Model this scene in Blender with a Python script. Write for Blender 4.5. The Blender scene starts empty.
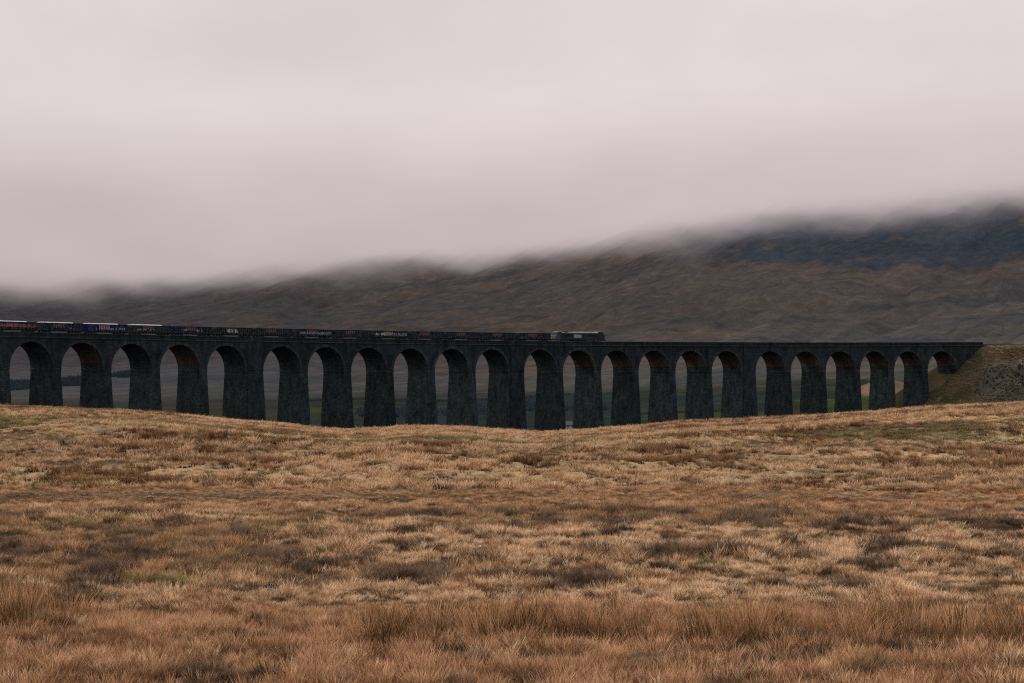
import bpy, math, random
import numpy as np
from mathutils import Vector, Matrix

random.seed(7)
rng = np.random.default_rng(11)
sc = bpy.context.scene
COL = sc.collection
F, U0, YH = 2229.68, 512.0, 376.0
R = math.radians

# ------------------------------------------------------------------ noise (numpy)
_P = np.random.default_rng(5).permutation(4096)
def _h(ix, iy, k=0):
    return _P[(_P[(ix.astype(np.int64) + k * 17) & 4095] + iy.astype(np.int64)) & 4095] / 4095.0
def vnoise(x, y, k=0):
    x = np.asarray(x, float); y = np.asarray(y, float)
    ix = np.floor(x); iy = np.floor(y); fx = x - ix; fy = y - iy
    fx = fx * fx * fx * (fx * (fx * 6 - 15) + 10); fy = fy * fy * fy * (fy * (fy * 6 - 15) + 10)
    a = _h(ix, iy, k); b = _h(ix + 1, iy, k); c = _h(ix, iy + 1, k); d = _h(ix + 1, iy + 1, k)
    return (a + (b - a) * fx) * (1 - fy) + (c + (d - c) * fx) * fy
def fbm(x, y, o=4, k=0, g=.5):
    s = 0; a = 1; n = 0
    for i in range(o):
        s = s + a * (vnoise(x * 2 ** i + 13.7 * i, y * 2 ** i - 7.3 * i, k + i) - .5); n += a; a *= g
    return s / n * 2          # about -0.6 .. 0.6
def sm(a, b, x):
    t = np.clip((x - a) / (b - a), 0, 1); return t * t * (3 - 2 * t)

# ------------------------------------------------------------------ the line of the viaduct
PX0, PY0, PA, PK = -130.005, 576.716, 0.855841, -0.00078944
def pxy(s, off=0.0):
    a = PA + PK * s
    return (PX0 + (np.sin(a) - np.sin(PA)) / PK - off * np.sin(a),
            PY0 - (np.cos(a) - np.cos(PA)) / PK + off * np.cos(a))
def heading(s): return PA + PK * s
def hc(s): t = s / 100; return 9.0074 - .70359 * t + .191315 * t * t          # arch crown
def ht(s): t = s / 100; return 11.52 - .56 * t + .213 * t * t
def hto(s): t = s / 100; return 11.643 - .63627 * t + .222801 * t * t          # parapet top
DEP, SPAN, PW, KW = 9.5, 13.7, 2.7726, 6.506
S_END = 401.0
# table of points of the centre line for distance queries
_ss = np.arange(-160, 900, 4.0)
_lx, _ly = pxy(_ss, DEP / 2)
def path_coords(x, y):
    """nearest s and signed offset (positive = beyond the centre line)"""
    x = np.asarray(x, float); y = np.asarray(y, float)
    # centre of curvature
    cx = PX0 - np.sin(PA) / PK; cy = PY0 + np.cos(PA) / PK
    rr = 1 / PK
    dx = x - cx; dy = y - cy
    # point on path at angle a: (cx + sin(a)/PK, cy - cos(a)/PK)
    a = np.arctan2(dx * PK, -dy * PK)
    s = (a - PA) / PK
    d = np.hypot(dx, dy)
    # off grows along (-sin a, cos a); with PK < 0 this is away from the centre
    off = d - abs(rr)
    return s, off - DEP / 2

# ------------------------------------------------------------------ terrain
CX = [-900, -200, 0, 60, 115, 160, 205, 260, 300, 330, 350, 384, 400, 430, 465, 490, 515, 540, 580, 640, 680, 760, 820, 896, 960, 1024, 1300, 2000]
CY = [399, 401, 404, 405.5, 408, 411, 416, 421, 424.5, 427.5, 428, 426.5, 424.5, 423, 423.5, 427, 429, 430, 428, 424, 419.5, 416, 412, 407, 403, 400, 392, 386]
RP = [0, 900, 1150, 1450, 1700, 2000, 2400, 2800, 3200, 3800, 4500, 6000, 9000]
ZP = [-23, -23, -19, -9, 3, 27, 72, 146, 243, 400, 540, 610, 640]
def pchip_like(r, X, Z):
    return np.interp(r, X, Z)
_rr = np.arange(0, 12000, 10.0)
_zz = np.interp(_rr, RP, ZP)
_ker = np.ones(31) / 31
_zz = np.convolve(np.pad(_zz, 15, mode='edge'), _ker, mode='valid')
def height(x, y):
    x = np.asarray(x, float); y = np.asarray(y, float)
    yy = np.maximum(y, 1.0)
    u = np.clip(U0 + F * x / yy, -900, 2000)
    yc = np.interp(u, CX, CY)
    zc = (YH - yc) * 305 / F - np.interp(u, [0, 300, 420, 1024], [.62, .62, .85, .62])
    z0 = -6.15 + .30 * fbm(x / 22, y / 16, 3, 3)
    t = np.clip((y - 118) / (300 - 118), 0, 1)
    near = z0 * (1 - t ** 1.5) + zc * t ** 1.5
    # low banks and hollows between the flat moor and the crest
    w = sm(115, 150, y) * (1 - sm(240, 310, y))
    near = near + w * (1.9 * fbm(x / 48 + .3 * y / 60, y / 30, 3, 9) - .15)
    near = near + w * .38 * fbm(x / 9, y / 6, 3, 14)
    near = near + (1 - sm(280, 330, y)) * (.30 * fbm(x / 1.9, y / 1.7, 3, 21))
    # knolls of the middle ground
    for kx, ky, ax, ay, kh in ((-46, 212, 50, 30, 2.9), (-6, 178, 22, 14, 1.0), (30, 204, 24, 20, 1.3), (66, 180, 30, 15, 1.3), (-70, 165, 22, 12, .6)):
        near = near + kh * np.exp(-((x - kx) / ax) ** 2 - ((y - ky + .12 * (x - kx)) / ay) ** 2)
    # second slope on the right of the field
    near = near + 1.2 * sm(700, 1000, u) * np.exp(-((y - 232 - .15 * x) / 22) ** 2)
    # the near slopes stay below the brow
    cap = (YH - yc - 3.0 - 6 * (1 - sm(180, 300, y))) * y / F - .55
    dlt = near - cap
    near = np.where(y < 300, near - np.log1p(np.exp(np.clip(dlt / .25, -30, 30))) * .25 * (1 - sm(270, 305, y)), near)
    # valley and hillside
    k = np.interp(u, [-400, 0, 500, 760, 1024, 1500], [1.62, 1.44, 1.2, 1.06, 1.0, .95])
    vs = np.interp(u, [-400, 0, 500, 760, 1024, 1500], [.66, .72, .86, .95, 1.0, 1.05])
    far = np.interp(y / k, _rr, _zz)
    far = np.where(far > 0, far * vs, far)
    hill = sm(1500, 2300, y / k)
    d = (x * .35 + y * .94); e = (x * .94 - y * .35)            # gullies run down the slope, slantwise
    g = fbm(e / 62, d / 420, 5, 31)
    far = far + hill * (10.5 * (-np.abs(g) * 1.6 + .3) + 15 * fbm(e / 210, d / 900, 3, 41) + 2.0 * fbm(x / 60, y / 70, 3, 44))
    crag = sm(2850, 3080, y / k) * sm(700, 900, u)
    far = far + crag * 16 * np.abs(fbm(x / 60, y / 90, 4, 47))
    far = far + (1 - hill) * sm(650, 1000, y) * 2.6 * fbm(x / 120, y / 150, 4, 51)
    # knoll beyond the last arches, its sunlight is painted in tint_far
    far = far + 20.0 * np.exp(-((x - 172) / 30) ** 2 - ((y - 1020) / 48) ** 2)
    bl = sm(315, 520, y)
    z = near * (1 - bl) + far * bl
    # embankments at both ends of the viaduct
    s, off = path_coords(x, y)
    wob = 1.6 * fbm(x / 14, y / 14, 4, 61) + .8 * fbm(x / 4, y / 4, 3, 67)
    top = np.interp(s, [-200, 0, 400, 470, 620, 900], [11, 10.4, 11.1, 11.9, 12.4, 14]) - .1
    se = np.maximum(S_END - 1.5 - s, 0)
    sw = np.maximum(s + 80, 0)
    lat = np.maximum(np.abs(off) - 7.0, 0)
    lat = np.where(off > 0, lat * 1.6, lat)
    zr = top - np.hypot(se / 1.42, lat / 1.75)
    zr = zr + 1.5 * wob * sm(0, 5, top - zr) - .9 * sm(0, 3, top - zr)
    # the scar: the bank right of the viaduct is steep and rough
    scx = x - .2085 * y + 6 * fbm(x / 9, y / 9, 3, 63)
    zr = np.where((scx > -3) & (off < 0), zr - 3.5 * sm(-1, 4, scx) * sm(9, 13, lat) , zr)
    zl = top - np.hypot(sw / 1.5, lat / 1.8) + wob * .6
    z = np.where((y > 420) & (y < 1400), np.maximum(z, np.maximum(zr, zl)), z)
    return z

# ------------------------------------------------------------------ materials
def mat(name):
    m = bpy.data.materials.new(name); m.use_nodes = True
    n = m.node_tree.nodes; l = m.node_tree.links
    for x in list(n): n.remove(x)
    out = n.new('ShaderNodeOutputMaterial')
    return m, n, l, out
def nd(n, t, **kw):
    x = n.new(t)
    for k, v in kw.items():
        if k in x.inputs: x.inputs[k].default_value = v
        else: setattr(x, k, v)
    return x
def ramp(n, stops, interp='LINEAR'):
    r = n.new('ShaderNodeValToRGB'); r.color_ramp.interpolation = interp
    e = r.color_ramp.elements
    while len(e) > 1: e.remove(e[-1])
    e[0].position = stops[0][0]; e[0].color = (*stops[0][1], 1)
    for p, c in stops[1:]:
        q = e.new(p); q.color = (*c, 1)
    return r
def simple(name, col, rough=.6, var=.25, scale=1.5, metal=0.0):
    m, n, l, out = mat(name)
    b = nd(n, 'ShaderNodeBsdfPrincipled'); b.inputs['Roughness'].default_value = rough; b.inputs['Metallic'].default_value = metal
    b.inputs['Specular IOR Level'].default_value = .07
    tc = n.new('ShaderNodeTexCoord'); nz = nd(n, 'ShaderNodeTexNoise', Scale=scale, Detail=5.0)
    l.new(tc.outputs['Object'], nz.inputs['Vector'])
    lo = tuple(c * (1 - var) for c in col); hi = tuple(min(1, c * (1 + var)) for c in col)
    r = ramp(n, [(.3, lo), (.7, hi)])
    l.new(nz.outputs['Fac'], r.inputs['Fac']); l.new(r.outputs['Color'], b.inputs['Base Color'])
    l.new(b.outputs['BSDF'], out.inputs['Surface'])
    return m

def masonry(name, c1, c2, mortar, bw=1.5, bh=.62, speck=.5):
    m, n, l, out = mat(name)
    uv = nd(n, 'ShaderNodeUVMap'); uv.uv_map = 'UVMap'
    br = nd(n, 'ShaderNodeTexBrick', Scale=1.0); br.inputs['Color1'].default_value = (*c1, 1); br.inputs['Color2'].default_value = (*c2, 1)
    br.inputs['Mortar'].default_value = (*mortar, 1); br.inputs['Mortar Size'].default_value = .035
    br.inputs['Brick Width'].default_value = bw; br.inputs['Row Height'].default_value = bh; br.inputs['Bias'].default_value = -.1
    l.new(uv.outputs['UV'], br.inputs['Vector'])
    g = nd(n, 'ShaderNodeNewGeometry')
    # damp streaks run down, lichen speckle
    mp = nd(n, 'ShaderNodeMapping'); mp.inputs['Scale'].default_value = (1, 1, .45)
    l.new(g.outputs['Position'], mp.inputs['Vector'])
    n1 = nd(n, 'ShaderNodeTexNoise', Scale=.55, Detail=6.0, Roughness=.6); l.new(mp.outputs['Vector'], n1.inputs['Vector'])
    n2 = nd(n, 'ShaderNodeTexNoise', Scale=1.3, Detail=5.0, Roughness=.75); l.new(g.outputs['Position'], n2.inputs['Vector'])
    r1 = ramp(n, [(.3, (.55,) * 3), (.7, (1.5,) * 3)]); l.new(n1.outputs['Fac'], r1.inputs['Fac'])
    r2 = ramp(n, [(.40, (.72,) * 3), (.58, (1.2, 1.18, 1.15)), (.72, (2.3, 2.15, 2.0))]); l.new(n2.outputs['Fac'], r2.inputs['Fac'])
    m1 = nd(n, 'ShaderNodeMix', data_type='RGBA', blend_type='MULTIPLY'); m1.inputs[0].default_value = 1
    l.new(br.outputs['Color'], m1.inputs[6]); l.new(r1.outputs['Color'], m1.inputs[7])
    m2 = nd(n, 'ShaderNodeMix', data_type='RGBA', blend_type='MULTIPLY'); m2.inputs[0].default_value = speck
    l.new(m1.outputs[2], m2.inputs[6]); l.new(r2.outputs['Color'], m2.inputs[7])
    oi = nd(n, 'ShaderNodeObjectInfo'); vr = nd(n, 'ShaderNodeMapRange'); vr.inputs['To Min'].default_value = .82; vr.inputs['To Max'].default_value = 1.25; l.new(oi.outputs['Random'], vr.inputs['Value'])
    vs_ = nd(n, 'ShaderNodeVectorMath', operation='SCALE'); l.new(m2.outputs[2], vs_.inputs[0]); l.new(vr.outputs[0], vs_.inputs['Scale'])
    b = nd(n, 'ShaderNodeBsdfDiffuse'); b.inputs['Roughness'].default_value = .8
    l.new(vs_.outputs[0], b.inputs['Color'])
    bp = nd(n, 'ShaderNodeBump', Strength=.6, Distance=.08); l.new(br.outputs['Fac'], bp.inputs['Height']); bp.invert = True
    l.new(bp.outputs['Normal'], b.inputs['Normal'])
    l.new(b.outputs['BSDF'], out.inputs['Surface'])
    return m

M = {}
M['stone'] = masonry('dark_gritstone', (.0155, .0205, .0220), (.0235, .0295, .0305), (.034, .041, .041))
M['stone_pier'] = masonry('pier_gritstone', (.0180, .0240, .0258), (.029, .0360, .0372), (.042, .050, .050), 1.5, .62, .9)
M['brick'] = masonry('sooty_brick', (.074, .051, .038), (.090, .062, .045), (.034, .028, .022), .6, .22, .8)
M['ring'] = masonry('voussoir_stone', (.027, .034, .035), (.042, .049, .049), (.014, .018, .018), .42, 3.0, .6)
M['coping'] = masonry('coping_stone', (.028, .035, .035), (.038, .045, .043), (.018, .024, .024), 1.5, 3.0, .9)
M['ballast'] = simple('ballast', (.05, .048, .045), .9, .4, 6)

def terrain_mat(name, fine):
    """base colour from the computed tint attribute, broken up by noise at several scales"""
    m, n, l, out = mat(name)
    at = nd(n, 'ShaderNodeAttribute'); at.attribute_name = 'tint'
    g = nd(n, 'ShaderNodeNewGeometry')
    mp = nd(n, 'ShaderNodeMapping'); l.new(g.outputs['Position'], mp.inputs['Vector'])
    if fine:
        mp.inputs['Scale'].default_value = (1, .8, 1)
        sc1, sc2 = 2.2, .35
    else:
        mp.vector_type = 'TEXTURE'; mp.inputs['Rotation'].default_value = (0, 0, R(-20.4)); mp.inputs['Scale'].default_value = (1, 2.4, .8)
        sc1, sc2 = .075, .012
    n1 = nd(n, 'ShaderNodeTexNoise', Scale=sc1, Detail=7.0, Roughness=.68); l.new(mp.outputs['Vector'], n1.inputs['Vector'])
    n2 = nd(n, 'ShaderNodeTexNoise', Scale=sc2, Detail=5.0, Roughness=.6); l.new(mp.outputs['Vector'], n2.inputs['Vector'])
    lo, hi = (.45, 1.55) if fine else (.74, 1.34)
    r1 = ramp(n, [(.32, (lo, lo * .98, lo)), (.5, (.95,) * 3), (.7, (hi, hi * .96, hi * .92))]); l.new(n1.outputs['Fac'], r1.inputs['Fac'])
    r2 = ramp(n, [(.35, (.84, .88, .93)), (.65, (1.14, 1.08, 1.03))]); l.new(n2.outputs['Fac'], r2.inputs['Fac'])
    m1 = nd(n, 'ShaderNodeMix', data_type='RGBA', blend_type='MULTIPLY'); m1.inputs[0].default_value = 1
    l.new(at.outputs['Color'], m1.inputs[6]); l.new(r1.outputs['Color'], m1.inputs[7])
    m2 = nd(n, 'ShaderNodeMix', data_type='RGBA', blend_type='MULTIPLY'); m2.inputs[0].default_value = 1
    l.new(m1.outputs[2], m2.inputs[6]); l.new(r2.outputs['Color'], m2.inputs[7])
    last = m2.outputs[2]
    if not fine:      # narrow gullies, sheep tracks and stony streaks
        for seed_, sc_, rot_, str_, wd, colr in ((3.1, .018, -20.4, 3.2, .012, (.50, .55, .60)), (7.7, .011, 75, 5.0, .008, (.58, .60, .62)), (5.3, .034, -35, 2.4, .016, (1.45, 1.38, 1.28))):
            q = nd(n, 'ShaderNodeMapping'); q.vector_type = 'TEXTURE'; q.inputs['Rotation'].default_value = (0, 0, R(rot_)); q.inputs['Scale'].default_value = (1, str_, 1); q.inputs['Location'].default_value = (seed_ * 100, 0, 0)
            l.new(g.outputs['Position'], q.inputs['Vector'])
            z_ = nd(n, 'ShaderNodeTexNoise', Scale=sc_, Detail=1.0, Roughness=.5); l.new(q.outputs['Vector'], z_.inputs['Vector'])
            a_ = nd(n, 'ShaderNodeMath', operation='SUBTRACT'); l.new(z_.outputs['Fac'], a_.inputs[0]); a_.inputs[1].default_value = .5
            b_ = nd(n, 'ShaderNodeMath', operation='ABSOLUTE'); l.new(a_.outputs[0], b_.inputs[0])
            r_ = nd(n, 'ShaderNodeMapRange'); l.new(b_.outputs[0], r_.inputs['Value']); r_.inputs['From Min'].default_value = 0; r_.inputs['From Max'].default_value = wd; r_.inputs['To Min'].default_value = .42; r_.inputs['To Max'].default_value = 0
            x_ = nd(n, 'ShaderNodeMix', data_type='RGBA', blend_type='MULTIPLY'); l.new(r_.outputs[0], x_.inputs[0]); l.new(last, x_.inputs[6]); x_.inputs[7].default_value = (*colr, 1); last = x_.outputs[2]
    b = nd(n, 'ShaderNodeBsdfDiffuse'); b.inputs['Roughness'].default_value = 1
    l.new(last, b.inputs['Color'])
    bp = nd(n, 'ShaderNodeBump', Strength=.7 if fine else .45, Distance=.12 if fine else 2.6); l.new(n1.outputs['Fac'], bp.inputs['Height'])
    l.new(bp.outputs['Normal'], b.inputs['Normal'])
    l.new(b.outputs['BSDF'], out.inputs['Surface'])
    return m
M['moor'] = terrain_mat('moor_ground', True)
M['far'] = terrain_mat('fell_ground', False)

# ------------------------------------------------------------------ object helpers
def link(name, me, m=None, parent=None):
    o = bpy.data.objects.new(name, me); COL.objects.link(o)
    if m is not None and me is not None: me.materials.append(m)
    if parent is not None: o.parent = parent
    return o
def tag(o, label=None, cat=None, group=None, kind=None):
    if label: o['label'] = label
    if cat: o['category'] = cat
    if group: o['group'] = group
    if kind: o['kind'] = kind
    return o
class MB:
    def __init__(s): s.v = []; s.f = []; s.uv = []
    def poly(s, pts, uvs=None):
        i = len(s.v); s.v += [tuple(p) for p in pts]; s.f.append(tuple(range(i, i + len(pts))))
        if uvs is None: uvs = [(0, 0)] * len(pts)
        s.uv += list(uvs)
    def box(s, x0, x1, y0, y1, z0, z1, tx=0, ty=0):
        """box; tx, ty shrink the top"""
        a = [(x0, y0, z0), (x1, y0, z0), (x1, y1, z0), (x0, y1, z0)]
        b = [(x0 + tx, y0 + ty, z1), (x1 - tx, y0 + ty, z1), (x1 - tx, y1 - ty, z1), (x0 + tx, y1 - ty, z1)]
        s.poly(a[::-1]); s.poly(b)
        for i in range(4):
            j = (i + 1) % 4; s.poly([a[i], a[j], b[j], b[i]])
    def prism(s, prof, x0, x1):
        """profile in (y,z) extruded along x"""
        A = [(x0, y, z) for y, z in prof]; B = [(x1, y, z) for y, z in prof]
        s.poly(A[::-1]); s.poly(B)
        for i in range(len(prof)):
            j = (i + 1) % len(prof); s.poly([A[i], A[j], B[j], B[i]])
    def cyl(s, c, r, axis, h, n=16, r2=None):
        r2 = r if r2 is None else r2
        A = []; B = []
        for k in range(n):
            t = 2 * math.pi * k / n; p = (math.cos(t), math.sin(t))
            for L, q, rr in ((A, -h / 2, r), (B, h / 2, r2)):
                if axis == 'y': L.append((c[0] + p[0] * rr, c[1] + q, c[2] + p[1] * rr))
                elif axis == 'x': L.append((c[0] + q, c[1] + p[0] * rr, c[2] + p[1] * rr))
                else: L.append((c[0] + p[0] * rr, c[1] + p[1] * rr, c[2] + q))
        s.poly(A[::-1]); s.poly(B)
        for k in range(n):
            j = (k + 1) % n; s.poly([A[k], A[j], B[j], B[k]])
    def build(s, name, m, parent=None, org=None):
        me = bpy.data.meshes.new(name)
        v = s.v if org is None else [(p[0] - org[0], p[1] - org[1], p[2] - org[2]) for p in s.v]
        me.from_pydata(v, [], s.f)
        ul = me.uv_layers.new(name='UVMap')
        ul.data.foreach_set('uv', np.array(s.uv, dtype=np.float32).ravel())
        me.update()
        return link(name, me, m, parent)

# ------------------------------------------------------------------ terrain sheets
def C(r, g, b):     # sRGB 0..255 to linear
    f = lambda c: c / 12.92 if c <= .04045 else ((c + .055) / 1.055) ** 2.4
    return np.array([f(r / 255), f(g / 255), f(b / 255)])
def sheet(name, ys, ts, m, tint):
    Y, T = np.meshgrid(ys, ts, indexing='ij')
    X = Y * T
    Z = height(X, Y)
    nr, nc = Y.shape
    v = np.stack([X, Y, Z], -1).reshape(-1, 3).astype(np.float32)
    i = np.arange(nr * nc).reshape(nr, nc)
    q = np.stack([i[:-1, :-1], i[:-1, 1:], i[1:, 1:], i[1:, :-1]], -1).reshape(-1, 4).astype(np.int32)
    me = bpy.data.meshes.new(name)
    me.vertices.add(len(v)); me.vertices.foreach_set('co', v.ravel())
    me.loops.add(q.size); me.loops.foreach_set('vertex_index', q.ravel())
    me.polygons.add(len(q)); me.polygons.foreach_set('loop_start', np.arange(0, q.size, 4, dtype=np.int32))
    me.polygons.foreach_set('loop_total', np.full(len(q), 4, np.int32))
    me.polygons.foreach_set('use_smooth', np.ones(len(q), bool))
    me.update(calc_edges=True)
    c = tint(X, Y, Z)
    a = me.attributes.new('tint', 'FLOAT_COLOR', 'POINT')
    rgba = np.concatenate([c.reshape(-1, 3), np.ones((nr * nc, 1))], 1).astype(np.float32)
    a.data.foreach_set('color', rgba.ravel())
    return tag(link(name, me, m), kind='structure')
def mix(a, b, t): t = np.asarray(t)[..., None]; return a * (1 - t) + b * t

def tint_near(X, Y, Z):
    n = X.size
    straw = np.array([.40, .285, .155]); brown = np.array([.20, .135, .070]); dark = np.array([.065, .045, .030]); green = np.array([.105, .092, .040])
    a = fbm(X / 14, Y / 9, 4, 71); b = fbm(X / 30 + 4, Y / 6, 4, 75); c = fbm(X / 3.2, Y / 2.4, 3, 79)
    col = mix(brown * np.ones(X.shape + (3,)), straw, sm(-.22, .2, a + .5 * c))
    col = mix(col, green, .8 * sm(.02, .3, fbm(X / 24 + 9, Y / 14, 4, 83) + .25 * c - .1) * sm(130, 180, Y))
    col = mix(col, dark, .85 * sm(.16, .36, b + .35 * c) * sm(95, 140, Y))
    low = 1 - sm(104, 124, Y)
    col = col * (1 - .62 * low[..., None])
    # far side of the crest, dull
    col = mix(col, np.array([.05, .045, .032]), sm(345, 420, Y))
    return col
def tint_far(X, Y, Z):
    u = U0 + F * X / Y
    k = np.interp(u, [-400, 0, 500, 760, 1024, 1500], [1.62, 1.44, 1.2, 1.06, 1.0, .95]); rk = Y / k
    one = np.ones(X.shape + (3,))
    floor_g = np.array([.034, .046, .026]); floor_b = np.array([.030, .034, .036]); heath = np.array([.078, .056, .048]); rough = np.array([.060, .055, .040])
    # valley floor: patchwork of improved pasture, rushes and moor
    A = R(12); xa = X * math.cos(A) + Y * math.sin(A); ya = -X * math.sin(A) + Y * math.cos(A)
    ca = np.floor(xa / 74 + .25 * fbm(X / 150, Y / 150, 2, 5)); cb = np.floor(ya / 118 + .5 * _h(ca, ca * 0, 3))
    h = _h(ca, cb, 7); h2 = _h(ca + 40, cb, 9)
    field = mix(floor_g * one, rough, sm(.35, .55, h))
    field = mix(field, np.array([.060, .074, .030]), sm(.72, .80, h) * .9)
    field = mix(field, np.array([.034, .044, .040]), sm(.7, .8, h2))
    field = mix(field, np.array([.030, .044, .046]), .75 * sm(300, 400, u) * (1 - sm(600, 720, u)) * sm(-.15, .1, fbm(X / 50, Y / 110, 3, 93)))
    field = field * .88
    leftish = 1 - sm(200, 480, u)
    field = mix(field, np.array([.058, .052, .045]), .8 * leftish)
    v = sm(1480, 1800, Y + 130 * fbm(X / 120, Y / 160, 4, 91))
    heath = np.array([.104, .091, .081])
    col = mix(field, heath, v)
    nA = fbm(X / 240, Y / 240, 5, 95); dd = X * .35 + Y * .94; ee = X * .94 - Y * .35
    nB = fbm(ee / 30, dd / 260, 4, 99); nC = fbm(X / 150, Y / 40, 4, 97)
    col = mix(col, np.array([.124, .097, .084]), .5 * v * sm(-.05, .25, nA + .5 * nB) * (1 - sm(2500, 2900, rk)))
    col = mix(col, np.array([.074, .080, .074]), .6 * v * sm(.0, .3, -nA + .5 * nB))
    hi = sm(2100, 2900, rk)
    col = mix(col, col * np.array([1.25, 1.33, 1.48]), v * hi)  # upper slope painted lighter and bluer to offset the cloud's shadow
    col = mix(col, np.array([.148, .130, .112]), .5 * v * sm(.10, .24, nB + .25 * nA) * sm(300, 700, u))
    col = mix(col, np.array([.132, .108, .088]), .4 * v * sm(.10, .25, nC))
    col = mix(col, np.array([.068, .072, .080]), .55 * v * sm(.14, .26, -nC + .3 * nA))
    crag = sm(2790, 2880, rk + 220 * nA) * sm(640, 760, u) * 1.0
    col = mix(col, np.array([.060, .084, .114]), .95 * crag * sm(-.5, -.2, fbm(ee / 40, Y / 60, 4, 105) + .10))
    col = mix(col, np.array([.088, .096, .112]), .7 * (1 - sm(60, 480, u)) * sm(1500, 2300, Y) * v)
    col = col * np.array([.985, .985, .945])
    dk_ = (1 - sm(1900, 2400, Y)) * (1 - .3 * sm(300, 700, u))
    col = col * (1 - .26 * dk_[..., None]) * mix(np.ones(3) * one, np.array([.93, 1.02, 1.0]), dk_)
    # dark plantations on the valley side
    d1 = np.exp(-((X + 262) / 52) ** 4 - ((Y - 1240) / 45) ** 4); d2 = np.exp(-((X + 225) / 42) ** 4 - ((Y - 1370) / 40) ** 4)
    # sunlight painted into the knoll's colour, green banks near the end of the line
    s, off = path_coords(X, Y)
    green = np.array([.046, .048, .024]); tan = np.array([.098, .070, .045])
    near_emb = sm(355, 375, s) * (off < 26) * (off > -75) * (Y < 960)
    ce = mix(green * one, tan, .75 * sm(-.05, .28, fbm(X / 9, Y / 9, 4, 111) + .1))
    ce = mix(ce, np.array([.140, .092, .058]), sm(9.5, 11.5, Z) * .8 * sm(404, 410, s))
    scx = X - .2085 * Y + 6 * fbm(X / 9, Y / 9, 3, 63)
    scar = sm(-1.5, 1.5, scx) * (1 - sm(4.0, 6.5, Z + 2.5 * fbm(X / 8, Y / 8, 4, 115))) * (off < 5)
    ce = mix(ce, np.array([.110, .100, .074]), .75 * scar)
    col = mix(col, ce, near_emb)
    sun_patch = np.exp(-((X - 172) / 34) ** 4 - ((Y - 990) / 60) ** 4) * sm(-10.5, -8.0, Z + 2 * fbm(X / 20, Y / 20, 3, 5))
    col = mix(col, np.array([.22, .145, .092]), .85 * sun_patch * (.75 + .5 * fbm(X / 8, Y / 14, 4, 133)).clip(0, 1))
    col = mix(col, np.array([.030, .034, .024]), (1 - near_emb) * .7 * sm(150, 165, X) * (1 - sm(900, 950, Y)))
    return col
ts_c = np.concatenate([np.linspace(-.9, -.27, 40)[:-1], np.linspace(-.27, .27, 520), np.linspace(.27, .9, 40)[1:]])
near_ys = np.concatenate([np.geomspace(4, 36, 20)[:-1], np.geomspace(36, 470, 560)])
far_ys = np.concatenate([np.linspace(470, 1000, 230)[:-1], np.geomspace(1000, 9000, 470)])
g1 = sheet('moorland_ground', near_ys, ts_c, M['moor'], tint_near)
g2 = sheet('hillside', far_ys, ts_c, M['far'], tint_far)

# ------------------------------------------------------------------ viaduct
bx, by = pxy(200.0, DEP / 2)
VO = (float(bx), float(by), -22.0)
via = bpy.data.objects.new('railway_viaduct', None); COL.objects.link(via); via.location = VO
tag(via, 'long dark stone railway viaduct with tall round arches crossing the valley', 'viaduct')
def W(s, off, z):
    x, y = pxy(s, off); return (float(x), float(y), float(z))
starts = []; s = 0.0
starts.append(-PW - SPAN)
for i in range(23):
    starts.append(s); s += SPAN + (KW if i in (4, 10, 16) else PW)
def sbox(mb, s0, s1, o0, o1, zf0, zf1, step=4.0):
    """box that follows the line; zf0, zf1 functions or numbers"""
    a = zf0 if callable(zf0) else (lambda _s: zf0); b = zf1 if callable(zf1) else (lambda _s: zf1)
    n = max(1, int(math.ceil((s1 - s0) / step))); ss = [s0 + (s1 - s0) * i / n for i in range(n + 1)]
    for p, q in zip(ss[:-1], ss[1:]):
        for o, fl in ((o0, 0), (o1, 1)):
            P = [W(p, o, a(p)), W(q, o, a(q)), W(q, o, b(q)), W(p, o, b(p))]; U = [(p, a(p)), (q, a(q)), (q, b(q)), (p, b(p))]
            if fl: P = P[::-1]; U = U[::-1]
            mb.poly(P, U)
        mb.poly([W(p, o0, b(p)), W(q, o0, b(q)), W(q, o1, b(q)), W(p, o1, b(p))], [(p, 0), (q, 0), (q, o1 - o0), (p, o1 - o0)])
        mb.poly([W(p, o0, a(p)), W(p, o1, a(p)), W(q, o1, a(q)), W(q, o0, a(q))], [(p, 0), (p, o1 - o0), (q, o1 - o0), (q, 0)])
    for e, fl in ((s0, 0), (s1, 1)):
        P = [W(e, o1, a(e)), W(e, o0, a(e)), W(e, o0, b(e)), W(e, o1, b(e))]; U = [(o1, a(e)), (o0, a(e)), (o0, b(e)), (o1, b(e))]
        if fl: P = P[::-1]; U = U[::-1]
        mb.poly(P, U)
def spring(sm_): return hc(sm_) - SPAN / 2
BAT_S, BAT_F = 1 / 21.0, 1 / 34.0
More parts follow.
